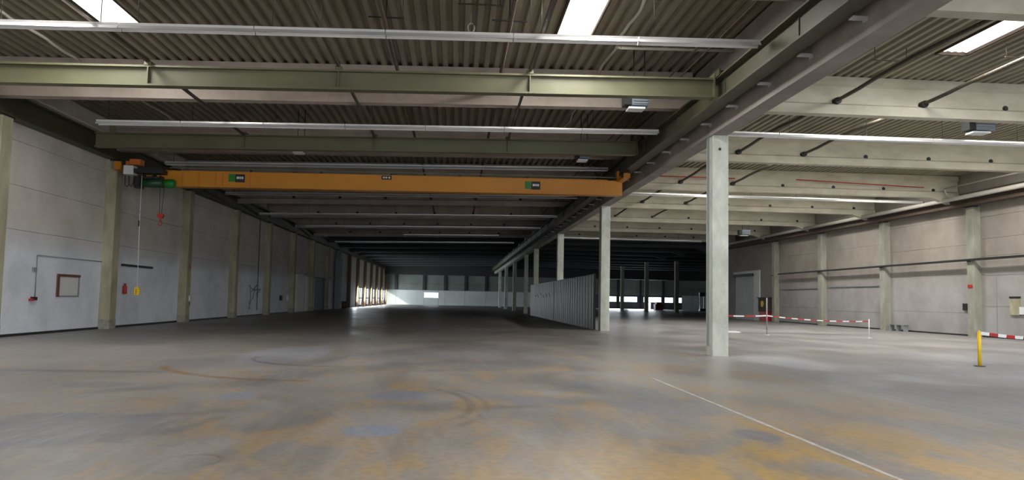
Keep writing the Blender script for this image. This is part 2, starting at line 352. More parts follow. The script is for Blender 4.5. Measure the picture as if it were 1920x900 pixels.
# glass
gm = bpy.data.materials.new('window_glass'); gm.use_nodes = True; gb = gm.node_tree.nodes['Principled BSDF']
gb.inputs['Base Color'].default_value = (.93, .97, 1, 1); gb.inputs['Roughness'].default_value = .02; gb.inputs['Transmission Weight'].default_value = 1; gb.inputs['IOR'].default_value = 1.05
M['glass'] = gm
for i, h in enumerate(holes):
    part('window_pane', MB().box(h[0]+.05, h[1]-.05, YF+.03, YF+.04, h[2]+.05, h[3]-.05), gm, bpy.data.objects['window_%d' % (i+4)])

# glazed loading bays at the far end of the left wall
n = 10
for k in range(6):
    y0 = 114.2+9*k+.35 if k else 110.0; 
    y0 = 105.2+.35+9*k
    a, b = max(y0, 110.0), min(y0+8.3, YF-.1)
    if k == 6 or a >= b: continue
    wn = struct('window_%d' % n, None); n += 1
    f = MB(); f.box(XL-.15, XL-.02, a, b, 0, .25).box(XL-.15, XL-.02, a, b, 2.93, 3.05)
    m = max(1, int((b-a)/2.1)); st = (b-a)/m
    for q in range(m+1):
        yy = a+q*st; f.box(XL-.14, XL-.03, max(a, yy-.07), min(b, yy+.07), .25, 2.93)
    part('window_frame', f, M['blue_dark'], wn)
    part('transom', MB().box(XL-.13, XL-.04, a, b, 1.25, 1.4), M['blue_dark'], wn)
    for q in range(m):
        part('window_pane', MB().box(XL-.09, XL-.08, a+q*st+.07, a+(q+1)*st-.07, .25, 2.93), gm, wn)

# ------------------------------------------------------------------ ceiling: corrugated deck in sheets
ceil = struct('ceiling', None)
def deck(x0, n, p, y0, y1, zb, m, hole=None):
    """n trapezoidal ribs of pitch p from x0; zb(x) gives the underside; hole=(first rib, last rib, y0, y1)"""
    b = MB(); d = .12
    for i in range(n):
        xa = x0+i*p; segs = [(y0, y1)]
        if hole and hole[0] <= i < hole[1]: segs = [(y0, hole[2]), (hole[3], y1)]
        for (s, e) in segs:
            if e-s < .01: continue
            pr = [(xa, 0), (xa+.42*p, 0), (xa+.55*p, d), (xa+.87*p, d), (xa+p, 0)]
            k = len(b.v)
            for (px, pz) in pr: b.v += [(px, s, zb(px)+pz), (px, e, zb(px)+pz)]
            for j in range(4): b.f.append((k+2*j, k+2*j+1, k+2*j+3, k+2*j+2))
    me = bpy.data.meshes.new('roof_sheet'); me.from_pydata(b.v, [], b.f); me.materials.append(m)
    return me
ZL = lambda x: 9.42+SH*(x-7.85)
ZR = lambda x: 9.50
ybm = [24.4+9*k for k in range(-4, 16)]
sky_added = [(k, y) for k in (2, 5) for y in (-2.6, 24.4, 33.4, 42.4, 51.4, 60.4)]+[(5, 15.4)]  # unseen roof lights, added mostly to brighten the right hall
sky = [(-10.358, -9.015, 16.2, 21.6, ZL), (2.728, 3.735, 16.2, 21.75, ZL), (14.757, 15.709, 15.9, 21.8, ZR)]
sky += [(8.1+3.171*k+.3171*1, 8.1+3.171*k+.3171*4, y+.7, y+3.0, ZR) for k, y in sky_added]
sky += [(-10.358, -9.015, y+.7, y+5.1, ZL) for y in (-2.6,)]+[(2.728, 3.735, -1.9, 4.9, ZL)]  # more unseen roof lights added behind the camera for lighting
for i in range(len(ybm)):
    y0 = ybm[i]; y1 = ybm[i+1] if i+1 < len(ybm) else YF+.3
    for k in range(7):
        hole = None; x0 = -15.6+3.386*k
        x0 = -15.4+3.357*k
        if abs(y0-15.4) < .1:
            if k == 1: hole = (5, 9, 16.2, 21.6)
            if k == 5: hole = (4, 7, 16.2, 21.75)
        if k == 1 and any(abs(y0-q) < .1 for q in (-2.6,)): hole = (5, 9, y0+.7, y0+5.1)
        if k == 5 and abs(y0+2.6) < .1: hole = (4, 7, -1.9, 4.9)
        link('roof_sheet', deck(x0, 10, .3357, y0, y1, ZL, M['deck'] if y0 < 84 else M['deck_shaded'], hole), ceil)
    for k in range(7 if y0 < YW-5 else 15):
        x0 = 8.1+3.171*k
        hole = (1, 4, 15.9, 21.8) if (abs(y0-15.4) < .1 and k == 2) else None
        if any(k == a and abs(y0-b) < .1 for a, b in sky_added): hole = (1, 4, y0+.7, y0+3.0)
        link('roof_sheet', deck(x0, 10, .3171, y0, y1, ZR, M['deck_r'] if y0 < 76 else M['deck_shaded'], hole), ceil)
for i, (x0, x1, y0, y1, z) in enumerate(sky):  # seen roof lights first, then the added unseen ones
    s_ = struct('window_%d' % (i+1 if i < 3 else i+20), None)
    za, zb2 = z(x0)+.10, z(x1)+.10
    pm = MB(); nn = 4; st = (x1-x0)/nn
    for q in range(nn):
        xa = x0+q*st; pm.prism([(xa, za), (xa+st*.5, za+.03), (xa+st, za), (xa+st, za+.02), (xa+st*.5, za+.05), (xa, za+.02)], 'y', y0, y1)
    part('roof_light_sheet', pm, M['skylight'], s_)
    f = MB().box(x0-.05, x0, y0, y1, za-.10, za+.05).box(x1, x1+.05, y0, y1, za-.10, za+.05).box(x0-.05, x1+.05, y0-.05, y0, za-.1, za+.05).box(x0-.05, x1+.05, y1, y1+.05, za-.1, za+.05)
    part('frame', f, M['rust'], s_)

# ------------------------------------------------------------------ roof beams
def beam_prof(y, z0, z1):
    return [(y, z0), (y, z0+.33), (y+.11, z0+.40), (y+.11, z1-.32), (y-.02, z1-.24), (y-.02, z1), (y+.42, z1), (y+.42, z1-.24), (y+.29, z1-.32), (y+.29, z0+.4), (y+.4, z0+.33), (y+.4, z0)]
def sleeve():
    b = MB()
    b.tube([(0, -.03, 0), (0, .02, 0)], .10, 12)
    b.tube([(0, -.06, -.02), (0, -.02, -.02)], .06, 10)
    return b
sleeve_me = sleeve().mesh('sleeve', M['dark'])
for i, y in enumerate(ybm):
    if y < 0: continue
    n_ = i-[j for j, q in enumerate(ybm) if q > 10][0]
    where = ORD[n_] if 0 <= n_ < len(ORD) else 'nearest'
    if y > 10:
        t = thing('roof_beam', 'warm grey concrete roof beam across the crane hall, %s from the camera' % where, 'beam', (0, y, 0), 'concrete roof beams of the crane hall')
        part('beam_body', MB().prism(beam_prof(0, 8.17 if y > 16 else 8.4, 9.42), 'x', -15.2, 7.8), M['beam_l'] if y < 84 else M['beam_shaded'], t, shear=SH)
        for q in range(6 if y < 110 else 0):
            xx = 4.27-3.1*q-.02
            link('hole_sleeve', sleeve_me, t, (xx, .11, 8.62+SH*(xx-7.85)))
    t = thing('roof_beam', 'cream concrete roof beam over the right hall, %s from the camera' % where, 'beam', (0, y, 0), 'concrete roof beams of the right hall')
    part('beam_body', MB().prism(beam_prof(0, 8.19, 9.50), 'x', 8.1, 29.9 if y < YW-3 else XW), M['beam_r'] if y < 84 else M['beam_shaded'], t)
    for q in range(6 if y < 110 else 0):
        link('hole_sleeve', sleeve_me, t, (12.85+3.1*q, .11, 8.64))
    if y < 110:
        part('haunch', MB().prism([(28.2, 8.19), (29.9, 7.6), (29.9, 8.19)], 'y', .02, .38), M['beam_r'] if y < 84 else M['beam_shaded'], t)
# end infill above the far wall
tag(link('roof_edge_beam', MB().box(-15.2, XW, 158.0, 158.5, 6.35, 8.3).mesh('roof_edge_beam', M['dark'])), 'dark deep beam hanging across in front of the far wall', 'beam')

# ------------------------------------------------------------------ main girder, runways
t = thing('concrete_girder', 'long grey concrete girder resting on the central column row', 'girder')
part('girder_body', MB().prism([(7.80, 6.85), (7.80, 7.95), (7.92, 8.02), (7.92, 9.36), (8.22, 9.36), (8.22, 8.02), (8.3, 7.95), (8.3, 6.85)], 'y', YB, 157.95), M['girder'], t)
brk = MB().box(7.50, 7.80, -.09, .09, 7.19, 7.22).box(7.785, 7.80, -.09, .09, 7.14, 7.22)
bme = brk.mesh('bracket', M['bracket'])
y = 9.2
while y < 110:
    link('bracket', bme, t, (0, y, 0)); y += 2.23
def ibeam(xc, w_, z0, z1, y0, y1, tf=.05, tw=.03):
    return MB().prism([(xc-w_/2, z0), (xc+w_/2, z0), (xc+w_/2, z0+tf), (xc+tw, z0+tf), (xc+tw, z1-tf), (xc+w_/2, z1-tf), (xc+w_/2, z1), (xc-w_/2, z1), (xc-w_/2, z1-tf), (xc-tw, z1-tf), (xc-tw, z0+tf), (xc-w_/2, z0+tf)], 'y', y0, y1)
def runway(xc, z0, z1, label):
    t = thing('crane_runway', label, 'rail')
    part('runway_beam', ibeam(xc, .44, z0, z1, YB+1, YF-8), M['runway'], t)
    part('conductor_rail', MB().tube([(xc+(.02 if xc > 0 else .27), YB+1, z1+.1), (xc+(.02 if xc > 0 else .27), 150, z1+.1)], .03, 6), M['conduit'], t)
    st_ = MB().box(xc-.06, xc-.03, -.01, .01, z0+.05, z1-.05)
    me = st_.mesh('stiffener', M['runway'])
    y = 15.4
    while y < 110: link('stiffener', me, t, (0, y, 0)); y += 4.5
runway(7.33, 7.27, 7.95, 'dark olive steel crane rail running along the concrete girder')
runway(-14.98, 7.31, 8.08, 'dark olive steel crane rail along the top of the left wall columns')
# service lines beside the right runway
tag(link('cable_conduit', MB().tube([(6.75, 0, 8.6), (6.75, 60, 8.6)], .025, 6).tube([(6.55, 0, 8.75), (6.55, 60, 8.75)], .025, 6).mesh('cable_conduit', M['rust'])), 'pair of pale conduits under the roof left of the concrete girder', 'conduit')

# ------------------------------------------------------------------ columns
def column(name, x0, x1, y0, y1, z1, m, label, group, plinth=0, corbel=0):
    t = thing(name, label, 'column', ((x0+x1)/2, (y0+y1)/2, 0), group)
    hx_, hy = (x1-x0)/2, (y1-y0)/2
    part('shaft', MB().cbox(-hx_, hx_, -hy, hy, 0, z1, .02), m, t)
    if plinth: part('plinth', MB().cbox(-hx_-.012, hx_+.012, -hy-.012, hy+.012, 0, plinth, .02), M['plinth'], t)
    if corbel:
        s = 1 if corbel > 0 else -1; a = s*hx_
        b = MB().prism([(a-s*.3, z1-.0), (a+s*.02, z1-.0), (a+s*.02, z1-.06), (a-s*.3, z1-.06)], 'y', -hy-.06, hy+.06)
        part('bearing_plate', b, M['dark'], t)
    return t
for i, y in enumerate(ycl):
    if y < 14: continue
    if 24 < y < 25: y += .75
    k = i-[j for j, q in enumerate(ycl) if q > 20][0]
    lab = 'concrete wall column at the left edge of the photo' if k == 0 else ('concrete column against the white left wall, %s from the left edge' % ORD[min(k, 16)] if k > 0 else 'concrete column against the left wall just outside the frame')
    m = M['column_l'] if y < 103 else M['sunlit_column']
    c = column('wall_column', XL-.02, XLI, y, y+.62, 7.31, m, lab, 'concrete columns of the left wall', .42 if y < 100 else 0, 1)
    part('upper_shaft', MB().box(-.22, -.02, -.25, .25, 7.31, 9.2), m, c)
for i, y in enumerate(ycr):
    if y < 20: continue
    k = i-[j for j, q in enumerate(ycr) if q > 40][0]
    if y > 75: continue
    lab = ['concrete column of the right wall beyond the yellow post, with a red sign', 'concrete column of the right wall with a small bench at its foot',
           'concrete column in the middle of the right wall', 'concrete column of the right wall beside the firefighting cabinet'][k] if 0 <= k < 4 else 'concrete column of the right wall just outside the frame'
    column('wall_column', XRI, XR+.02, y-.0, y+.6, 7.52, M['column_r'], lab, 'concrete columns of the right wall', .35, -1)
mid = [22.5, 40.5, 58.5, 76.5, 87.0, 105, 123, 141]
ml = ['tall pale concrete column standing nearest in the centre right of the hall', 'pale concrete column at the near end of the sheet metal partition',
      'pale concrete column rising behind the middle of the sheet metal partition', 'pale concrete column at the far end of the sheet metal partition',
      'slim pale column standing just beyond the partition', 'pale column second beyond the partition, in the central row', 'pale column third beyond the partition, in the central row', 'pale column fourth beyond the partition, in the central row']
for y, l in zip(mid, ml):
    wd = .5 if y < 80 or y > 90 else .42
    t = column('central_column', XM, XM+wd, y, y+.62, 6.85, M['column'], l, 'pale concrete columns of the central row')
    if y == 22.5:
        b = MB(); b.tube([(.08-.25+.02, -.31, 6.45), (.08-.25+.02, -.325, 6.45)], .05, 10)
        part('socket_hole', MB().tube([(-.03, -.318, 6.42), (-.03, -.308, 6.42)], .045, 10), M['dark'], t)
        part('cable_duct', MB().box(-.30, -.25, .02, .08, .3, 7.2), M['grey'], t)
for (x, y, l) in ((30.9, 138, 'dark column far back in the right hall, left of three'), (31.4, 122, 'dark column far back in the right hall, middle of three'), (35.0, 117, 'dark column far back in the right hall, right of three'),
                  (31.4, 104, None), (46, 140, None)):
    if l: column('hall_column', x-.3, x+.3, y, y+.6, 8.2, M['column_r'], l, 'columns far back in the right hall')
for i, x in enumerate((-13.3, -7.2, -2.6, 1.9, 6.4)):
    tag(link('far_wall_post', MB().box(x-.3, x+.3, YF-.35, YF, 3.25, 8.3).mesh('far_wall_post', M['dark'])), '%s dark steel post from the left on the upper far wall' % ORD[i], 'post', 'dark posts on the far wall')
for i, x in enumerate((35.9, 41.0, 46.15, 49.0)):
    tag(link('far_wall_post', MB().box(x-.2, x+.2, YF-.3, YF, 0, 8.3).mesh('far_wall_post', M['dark'])), '%s dark post from the left between the bright windows of the far right hall' % ORD[i], 'post', 'dark posts on the far right wall')

# ------------------------------------------------------------------ olive green cross beams
for (y, zb, zt, xl, lab) in ((20.3, 7.40, 7.95, -14.5, 'olive green steel cross beam nearest the camera under the roof'),
                        (29.3, 7.50, 8.06, -13.9, 'olive green steel cross beam second from the camera, in front of the orange crane'),
                        (38.3, 7.50, 8.04, -14.5, 'olive green steel cross beam just behind the orange crane')):
    t = thing('cross_beam', lab, 'beam', (0, y, 0), 'olive green cross beams')
    pr = [(-.15, zb), (-.15, zb+.05), (-.03, zb+.05), (-.03, zt-.05), (-.15, zt-.05), (-.15, zt), (.15, zt), (.15, zt-.05), (.03, zt-.05), (.03, zb+.05), (.15, zb+.05), (.15, zb)]
    part('beam_body', MB().prism(pr, 'x', xl, 7.05), M['green'], t, shear=SH)
    for x in (-8.35, -3.35, 1.87):
        part('rail_clamp', MB().box(x-.09, x+.09, -.17, .17, zt, zt+.09).box(x-.015, x+.015, -.15, -.03, zb+.05, zt-.05), M['green'], t, shear=SH)
    part('end_plate', MB().box(7.05, 7.08, -.2, .2, zb-.03, zt+.12), M['green'], t)
    e = MB().tube([(7.08, -.1, zt+.06), (7.5, -.1, zt+.06)], .05, 8).box(7.08, 7.13, -.5, .5, zt-.02, zt+.16).tube([(7.14, -.35, zt+.05), (7.14+.12, -.35, zt+.05)], .1, 12).tube([(7.14, .35, zt+.05), (7.26, .35, zt+.05)], .1, 12)
    part('end_fitting', e, M['runway'], t)

# ------------------------------------------------------------------ rails and pipes running lengthwise
for i, (x, z) in enumerate(((-8.35, 8.03), (-3.35, 8.03), (1.87, 8.03))):
    t = thing('suspended_rail', 'thin dark rail running lengthwise over the green beams, %s from the left' % ORD[i], 'rail', (0, 0, 0), 'thin dark rails of the crane hall')
    z_ = z+SH*(x-7.85)
    part('rail', MB().box(x-.035, x+.035, 4, 31, z_-.02, z_+.06), M['darkpipe'], t)
    for yy in (8, 12, 17.5, 25, 28): part('hanger_rod', MB().tube([(x, yy, z_+.06), (x, yy, 9.4+SH*(x-7.85))], .012, 5), M['darkpipe'], t)
for i, x in enumerate((-1.95, 1.17)):
    t = thing('sprinkler_pipe', 'rust brown pipe running through the roof beams, %s of two in the crane hall' % ('left', 'right')[i], 'pipe', (0, 0, 0), 'rust brown pipes of the crane hall')
    z_ = 8.62+SH*(x-7.85)
    part('pipe', MB().tube([(x, 3, z_), (x, 60, z_)], .055, 8), M['rust'], t)
    for yy in (11.0, 18.6, 27.4, 36.5):
        part('hanger', MB().box(x-.45, x+.45, yy-.015, yy+.015, z_+.2, z_+.23).tube([(x, yy, z_), (x, yy, z_+.8)], .014, 5), M['dark'], t)
for i, (x, z) in enumerate(((12.87, 8.66), (15.98, 8.66))):
    t = thing('sprinkler_pipe', 'dark brown pipe through the cream beams of the right hall, %s of two' % ('left', 'right')[i], 'pipe', (0, 0, 0), 'dark pipes of the right hall')
    pts = []; 
    for q in range(60):
        yy = 3+q*1.0; pts.append((x+random.uniform(-.015, .015), yy, z+.12*math.sin((yy-24.4)/9*math.pi)**2+random.uniform(-.015, .015)))
    part('pipe', MB().tube(pts, .065, 8), M['darkpipe'], t)
    for q in range(5):
        yy = 12+q*9+4; part('hanger', MB().tube([(x, yy, z), (x, yy, 9.5)], .014, 5), M['dark'], t)
        part('end_cap', MB().tube([(x, 24.4+9*(q-1)-.12, z-.02), (x, 24.4+9*(q-1)+.05, z-.02)], .12, 12), M['dark'], t)
def wavy(x, z, y0, y1, a=.05):
    pts = []; yy = y0
    while yy <= y1: pts.append((x+a*math.sin(yy*2.1)+random.uniform(-.02, .02), yy, z+random.uniform(-.015, .015))); yy += .4
    return pts
for (x, l) in ((-12.0, 'pale corrugated hose under the roof sheets at far left'), (4.5, 'pale corrugated hose under the roof sheets right of centre')):
    z_ = 9.3+SH*(x-7.85)-.1
    for (a, b) in ((6, 24.2), (24.9, 33.2)):
        tag(link('corrugated_hose', MB().tube(wavy(x, z_, a, b), .045, 7).mesh('corrugated_hose', M['conduit'])), l+(', near length' if a < 10 else ', behind the first roof beam'), 'hose', 'pale hoses under the roof')
tag(link('cross_conduit', MB().tube([(4.6, 21, 8.98), (8.0, 20.9, 9.0)], .045, 8).tube([(4.6, 21, 8.98), (4.5, 21.3, 9.1)], .045, 8).mesh('cross_conduit', M['conduit'])), 'pale straight tube under the roof beside the concrete girder', 'pipe')
t = thing('hanging_hook', 'small pale hook hanging from the roof just behind the nearest silver trunking', 'hook', (.2, 19.6, 0))
part('cord', MB().tube([(0, 0, 8.95), (0, 0, 9.27)], .012, 5), M['conduit'], t)
part('ring', MB().tube([(.09*math.sin(a), 0, 8.85+.13*math.cos(a)) for a in [i*math.pi/6 for i in range(13)]], .022, 6), M['conduit'], t)
# hanging T hooks under the sheets
for i, (x, y, hall) in enumerate(((13.0, 21.4, 'right'), (16.6, 20.6, 'right'), (-2.6, 18.0, 'crane'), (.4, 18.1, 'crane'))):
    z1 = 9.5 if hall == 'right' else 9.3
    tag(link('hanger_bar', MB().box(x-.55, x+.55, y-.015, y+.015, z1-.42, z1-.39).tube([(x-.5, y, z1-.4), (x-.5, y, z1)], .012, 5).tube([(x+.5, y, z1-.4), (x+.5, y, z1)], .012, 5).mesh('hanger_bar', M['rust'])),
        'small brown hanger bar under the roof sheets, %s' % ('in the right hall by the girder', 'in the right hall below the skylight', 'in the crane hall left of centre', 'in the crane hall right of centre')[i], 'hanger', 'small hanger bars')

# ------------------------------------------------------------------ lighting trunking
def trunk_profile(w_=.13, h_=.15):
    return [(-w_, 0), (-w_*.45, h_*.62), (-w_*.45, h_), (w_*.45, h_), (w_*.45, h_*.62), (w_, 0), (w_-.015, 0), (w_*.38, h_*.5), (-w_*.38, h_*.5), (-w_+.015, 0)]
seg_me = MB().prism(trunk_profile(), 'x', .01, 2.97).mesh('reflector', M['trunk'])
tube_me = MB().tube([(.08, 0, .035), (2.9, 0, .035)], .02, 7).mesh('lamp_tube', M['tube'])
cap_me = MB().box(0, .05, -.07, .07, .04, .12).mesh('end_cap', M['dark'])
def trunking(x0, x1, y, z, label, group, sh=SH):
    t = thing('light_trunking', label, 'light fitting', (x0, y, z+sh*(x0-7.85)), group)
    t.rotation_euler = (0, -math.atan(sh), 0)
    L_ = x1-x0; nseg = max(1, round(L_/2.98)); sc = L_/(nseg*2.98)
    for q in range(nseg):
        o = link('reflector', seg_me, t, (q*2.98*sc, 0, 0)); o.scale = (sc, 1, 1)
        o = link('lamp_tube', tube_me, t, (q*2.98*sc, 0, 0)); o.scale = (sc, 1, 1)
        part('hanger_wire', MB().tube([(q*2.98*sc+.4, 0, .14), (q*2.98*sc+.4, 0, (9.46 if sh else 9.53)-z)], .008, 5), M['dark'], t)
    link('end_cap', cap_me, t, (L_, 0, 0))
for k, (x0, x1, z) in enumerate(((-13.6, 7.08, 7.84), (-12.35, 7.08, 7.72), (-13.5, 7.08, 7.93), (-13.5, 7.08, 7.8), (-13.9, 7.08, 7.62), (-12.5, 6.9, 7.62), (-5.2, 3.9, 7.75), (-13, 6, 7.7))):
    trunking(x0, x1, 17+9*k if k != 6 else 71.5, z-.07, 'silver lighting trunking hanging across the crane hall, %s from the camera' % ORD[k], 'silver lighting trunking of the crane hall')
trunking(8.6, 29.0, 26.0, 7.68, 'silver lighting trunking across the right hall, nearest the camera', 'silver lighting trunking of the right hall', 0)
trunking(8.6, 28.0, 43.0, 7.88, 'silver lighting trunking across the right hall, behind the tall column', 'silver lighting trunking of the right hall', 0)
trunking(10.2, 24.0, 72.0, 7.6, 'silver lighting trunking across the right hall, farthest back', 'silver lighting trunking of the right hall', 0)

# ------------------------------------------------------------------ orange overhead crane
YC = 33.0
t = thing('overhead_crane', 'orange single girder overhead travelling crane spanning the crane hall', 'crane', (0, YC, 0))
g_ = MB().box(-13.6, 7.28, -.2, .2, 6.40, 7.02)
part('girder', g_, M['orange'], t, shear=.010)
f = MB().box(-13.6, 7.28, -.26, .26, 6.36, 6.40).box(-13.2, 6.6, -.24, .24, 7.02, 7.05)
part('flange', f, M['orange'], t, shear=.010)
part('festoon_rail', MB().box(-12.4, 7.5, -.36, -.30, 7.12, 7.16), M['green'], t, shear=.010)
for x in (-11.9, -11.2, -10.5, -10.2, -9.05, 5.2):
    part('stiffener', MB().box(x-.03, x+.03, -.215, -.2, 6.40, 7.02), M['red_orange'] if x < 0 else M['orange'], t, shear=.010)
for q, x in enumerate((-12, -9, -6, -3, 0, 3, 6)):
    part('rail_bracket', MB().box(x-.03, x+.03, -.34, -.2, 7.04, 7.13), M['dark'], t, shear=.010)
for sgn, x in ((-1, -14.55), (1, 7.2)):
    e = MB().box(x-.14, x+.14, -.35 if sgn < 0 else -1.5, 1.5, 6.80 if sgn < 0 else 6.95, 7.15)
    c_ = part('end_carriage', e, M['orange'], t)
    for yy in ((-.15, 1.2) if sgn < 0 else (-1.2, 1.2)):
        for xx in (-.16, .16):
            part('wheel', MB().tube([(x+xx-.03, yy, 7.12), (x+xx+.03, yy, 7.12)], .12, 14).tube([(x+xx-.01, yy, 7.12), (x+xx+.01, yy, 7.12)], .14, 14), M['dark'], t)
part('buffer_bracket', MB().box(7.0, 7.1, -.4, -.1, 7.0, 7.42).box(7.3, 7.4, -.4, -.1, 7.0, 7.32).box(7.0, 7.4, -.3, -.2, 7.0, 7.12), M['orange'], t)
part('buffer_bracket', MB().box(-13.95, -13.5, -.6, -.2, 6.98, 7.22).box(-14.15, -14.0, -.5, -.1, 6.9, 7.15), M['red_orange'], t)
part('control_cabinet', MB().box(-14.12, -13.72, -.75, -.35, 6.55, 6.92), M['white'], t)
part('pendant_arm', MB().box(-13.38, -13.28, -.84, -.5, 6.49, 6.56), M['dark'], t)
part('gear_beam', MB().box(-13.7, -12.5, -.75, -.25, 6.62, 6.80).box(-13.5, -12.6, -.6, -.3, 6.8, 6.9), M['dark'], t)
for (xa, nm) in ((-9.95, 0), (2.9, 1)):
    z0, z1 = (6.44, 6.77) if nm == 0 else (6.52, 6.86)
    part('logo_plate', MB().box(xa, xa+.28, -.225, -.2, z0, z1), M['bright_green'], t)
    part('name_plate', MB().box(xa+.29, xa+.68, -.225, -.2, z0-.02, z1), M['black'], t)
    zz = (z0+z1)/2
    part('plate_lettering', MB().box(xa+.34, xa+.45, -.232, -.225, zz-.04, zz+.06).box(xa+.47, xa+.53, -.232, -.225, zz-.04, zz+.06).box(xa+.55, xa+.62, -.232, -.225, zz-.04, zz+.06), M['white'], t)
part('capacity_plate', MB().box(-3.42, -2.98, -.225, -.2, 6.74, 6.91), M['black'], t)
part('plate_lettering', MB().box(-3.36, -3.28, -.232, -.225, 6.79, 6.86).box(-3.25, -3.17, -.232, -.225, 6.79, 6.86).box(-3.12, -3.04, -.232, -.225, 6.79, 6.86), M['white'], t)
# hoist
t = thing('wire_rope_hoist', 'dark green wire rope hoist with motor under the left end of the orange crane', 'hoist', (-12.9, YC-.1, 0))
part('drum', MB().tube([(-.62, -.25, 6.26), (.3, -.25, 6.26)], .20, 16), M['dark_green'], t)
part('motor', MB().tube([(.32, -.3, 6.24), (.42, -.3, 6.24), (.74, -.3, 6.24), (.8, -.3, 6.24)], [.12, .19, .19, .13], 14), M['bright_green'], t)
part('gearbox', MB().box(-.85, -.62, -.45, .05, 6.02, 6.5), M['dark'], t)
part('frame', MB().box(-.8, .3, -.5, -.46, 6.42, 6.5).box(-.8, .3, -.02, .02, 6.42, 6.5).box(-.65, -.6, -.5, .02, 6.4, 6.55).box(.2, .25, -.5, .02, 6.4, 6.55).box(-.1, -.06, -.5, .02, 6.4, 6.66), M['dark'], t)
part('cable_loop', MB().tube([(-1.05, -.5, 6.5), (-1.03, -.5, 6.15), (-.95, -.5, 6.05), (-.86, -.5, 6.15), (-.84, -.5, 6.5)], .018, 6).tube([(-.86, -.45, 6.5), (-.84, -.45, 6.1), (-.74, -.45, 6.0), (-.62, -.45, 6.1), (-.6, -.45, 6.4)], .018, 6)
     .tube([(-1.2, -.5, 6.5), (-1.19, -.5, 6.1), (-1.1, -.5, 6.02), (-1.02, -.5, 6.12)], .018, 6), M['dark'], t)
part('rope', MB().tube([(.15, -.25, 6.1), (.19, -.25, 4.9)], .01, 5).tube([(.33, -.25, 6.1), (.27, -.25, 4.9)], .01, 5), M['dark'], t)
part('hook_block', MB().prism([(.10, 4.88), (.14, 4.95), (.34, 4.95), (.38, 4.88), (.32, 4.76), (.16, 4.76)], 'y', -.33, -.17).tube([(.24, -.25, 4.78), (.24, -.25, 4.62)], .035, 8), M['red'], t)
hk = [(.24+.075*math.cos(a), -.25, 4.53+.075*math.sin(a)) for a in [math.radians(d) for d in range(90, -190, -25)]]
part('hook', MB().tube(hk, .022, 7), M['red'], t)
t = thing('pendant_control', 'yellow pendant control box hanging on a cable from the orange crane', 'control', (-13.33, YC-.8, 0))
part('cable', MB().tube([(0, 0, 6.49), (0, 0, 4.8), (.05, 0, 1.78)], .014, 5), M['white'], t)
part('control_box', MB().cbox(-.07, .15, -.07, .07, 1.48, 1.76, .03).box(-.02, .10, -.05, .05, 1.76, 1.82), M['yellow'], t)
for k_ in range(3): part('push_button', MB().tube([(.04, -.09, 1.54+.08*k_), (.04, -.07, 1.54+.08*k_)], .02, 8), M['black'], t)
part('cable_weight', MB().cbox(-.05, .01, -.03, .03, 4.35, 4.6, .01), M['dark'], t)
for k_, (dx, z_) in enumerate(((.02, 5.55), (-.2, 5.15), (.0, 4.95))): part('cable_clip', MB().box(dx-.05, dx+.05, -.02, .02, z_-.03, z_+.03), M['grey'], t)

# ------------------------------------------------------------------ unit heaters under the roof
def heater(x, y, z, w_, label, s=1, m='heater'):
    t = thing('unit_heater', label, 'heater', (x, y, z), 'unit heaters under the roof')
    part('casing', MB().box(-.1*s, w_, -.25, .25, 0, .42*s), M[m], t)
    part('fan_side', MB().box(-.34*s, -.1*s, -.22, .22, .02, .40*s), M['dark'], t)
    for k in range(4): part('louvre', MB().box(-.06, w_-.04, -.28, -.25, .05+.09*s*k, .08+.09*s*k), M['grey'], t)
    part('tray', MB().box(-.2*s, w_*.75, -.22, .22, -.10, -.04), M['white'], t)
    part('hanger', MB().tube([(0, 0, .42*s), (0, 0, 9.52-z if x > 8 else 9.46-z+SH*(x-7.85))], .015, 5).tube([(w_-.08, 0, .42*s), (w_-.08, 0, 9.52-z if x > 8 else 9.46-z+SH*(x-7.85))], .015, 5), M['dark'], t)
heater(18.55, 25.4, 8.02, .62, 'blue grey unit heater hanging in the right hall near the photo edge', 1)
heater(5.3, 22.4, 7.62, .42, 'grey unit heater with white tray under the nearest green beam', .95)
heater(-6.6, 30.5, 7.43, .35, 'small grey unit heater under the second green beam, left of centre', .7)
heater(5.0, 30.5, 7.5, .35, 'small grey unit heater under the second green beam, near the girder', .7)
heater(24.2, 62.0, 7.5, .62, 'dark unit heater far back near the right wall', 1)

# ------------------------------------------------------------------ partition of metal sheets
t = thing('metal_partition', 'long grey sheet metal partition between the central columns', 'partition', (7.68, 41.6, 0))
y = 0; k = 0
pm = MB().prism([(0, 0), (-.03, .06), (-.03, .28), (0, .34), (0, .62), (-.03, .68), (-.03, .9), (0, .96), (.02, .96), (.02, 0)], 'z', .05, 3.08).mesh('sheet_panel', M['sheet'])
while y < 35.2:
    link('sheet_panel', pm, t, (0, y, 0)); y += 1.0
for yy in (-.15, 17.0, 35.3):
    part('partition_post', MB().box(-.05, .08, yy, yy+.12, 0, 3.14), M['dark'], t)
part('floor_rail', MB().box(-.05, .06, 0, 35.3, 0, .05), M['dark'], t)
part('top_rail', MB().box(-.04, .05, 0, 35.3, 3.08, 3.12), M['grey'], t)
sc_ = MB()
for k, yy in enumerate((19.5, 21.6, 23.4, 25.6, 28.0, 30.0)):
    sc_.prism([(yy, 1.75+.1*(k % 2)), (yy+1.3, 2.15-.12*(k % 3)), (yy+1.3, 2.32-.12*(k % 3)), (yy, 1.95+.1*(k % 2))], 'x', -.045, -.035)
part('scrawl', sc_, M['white'], t)

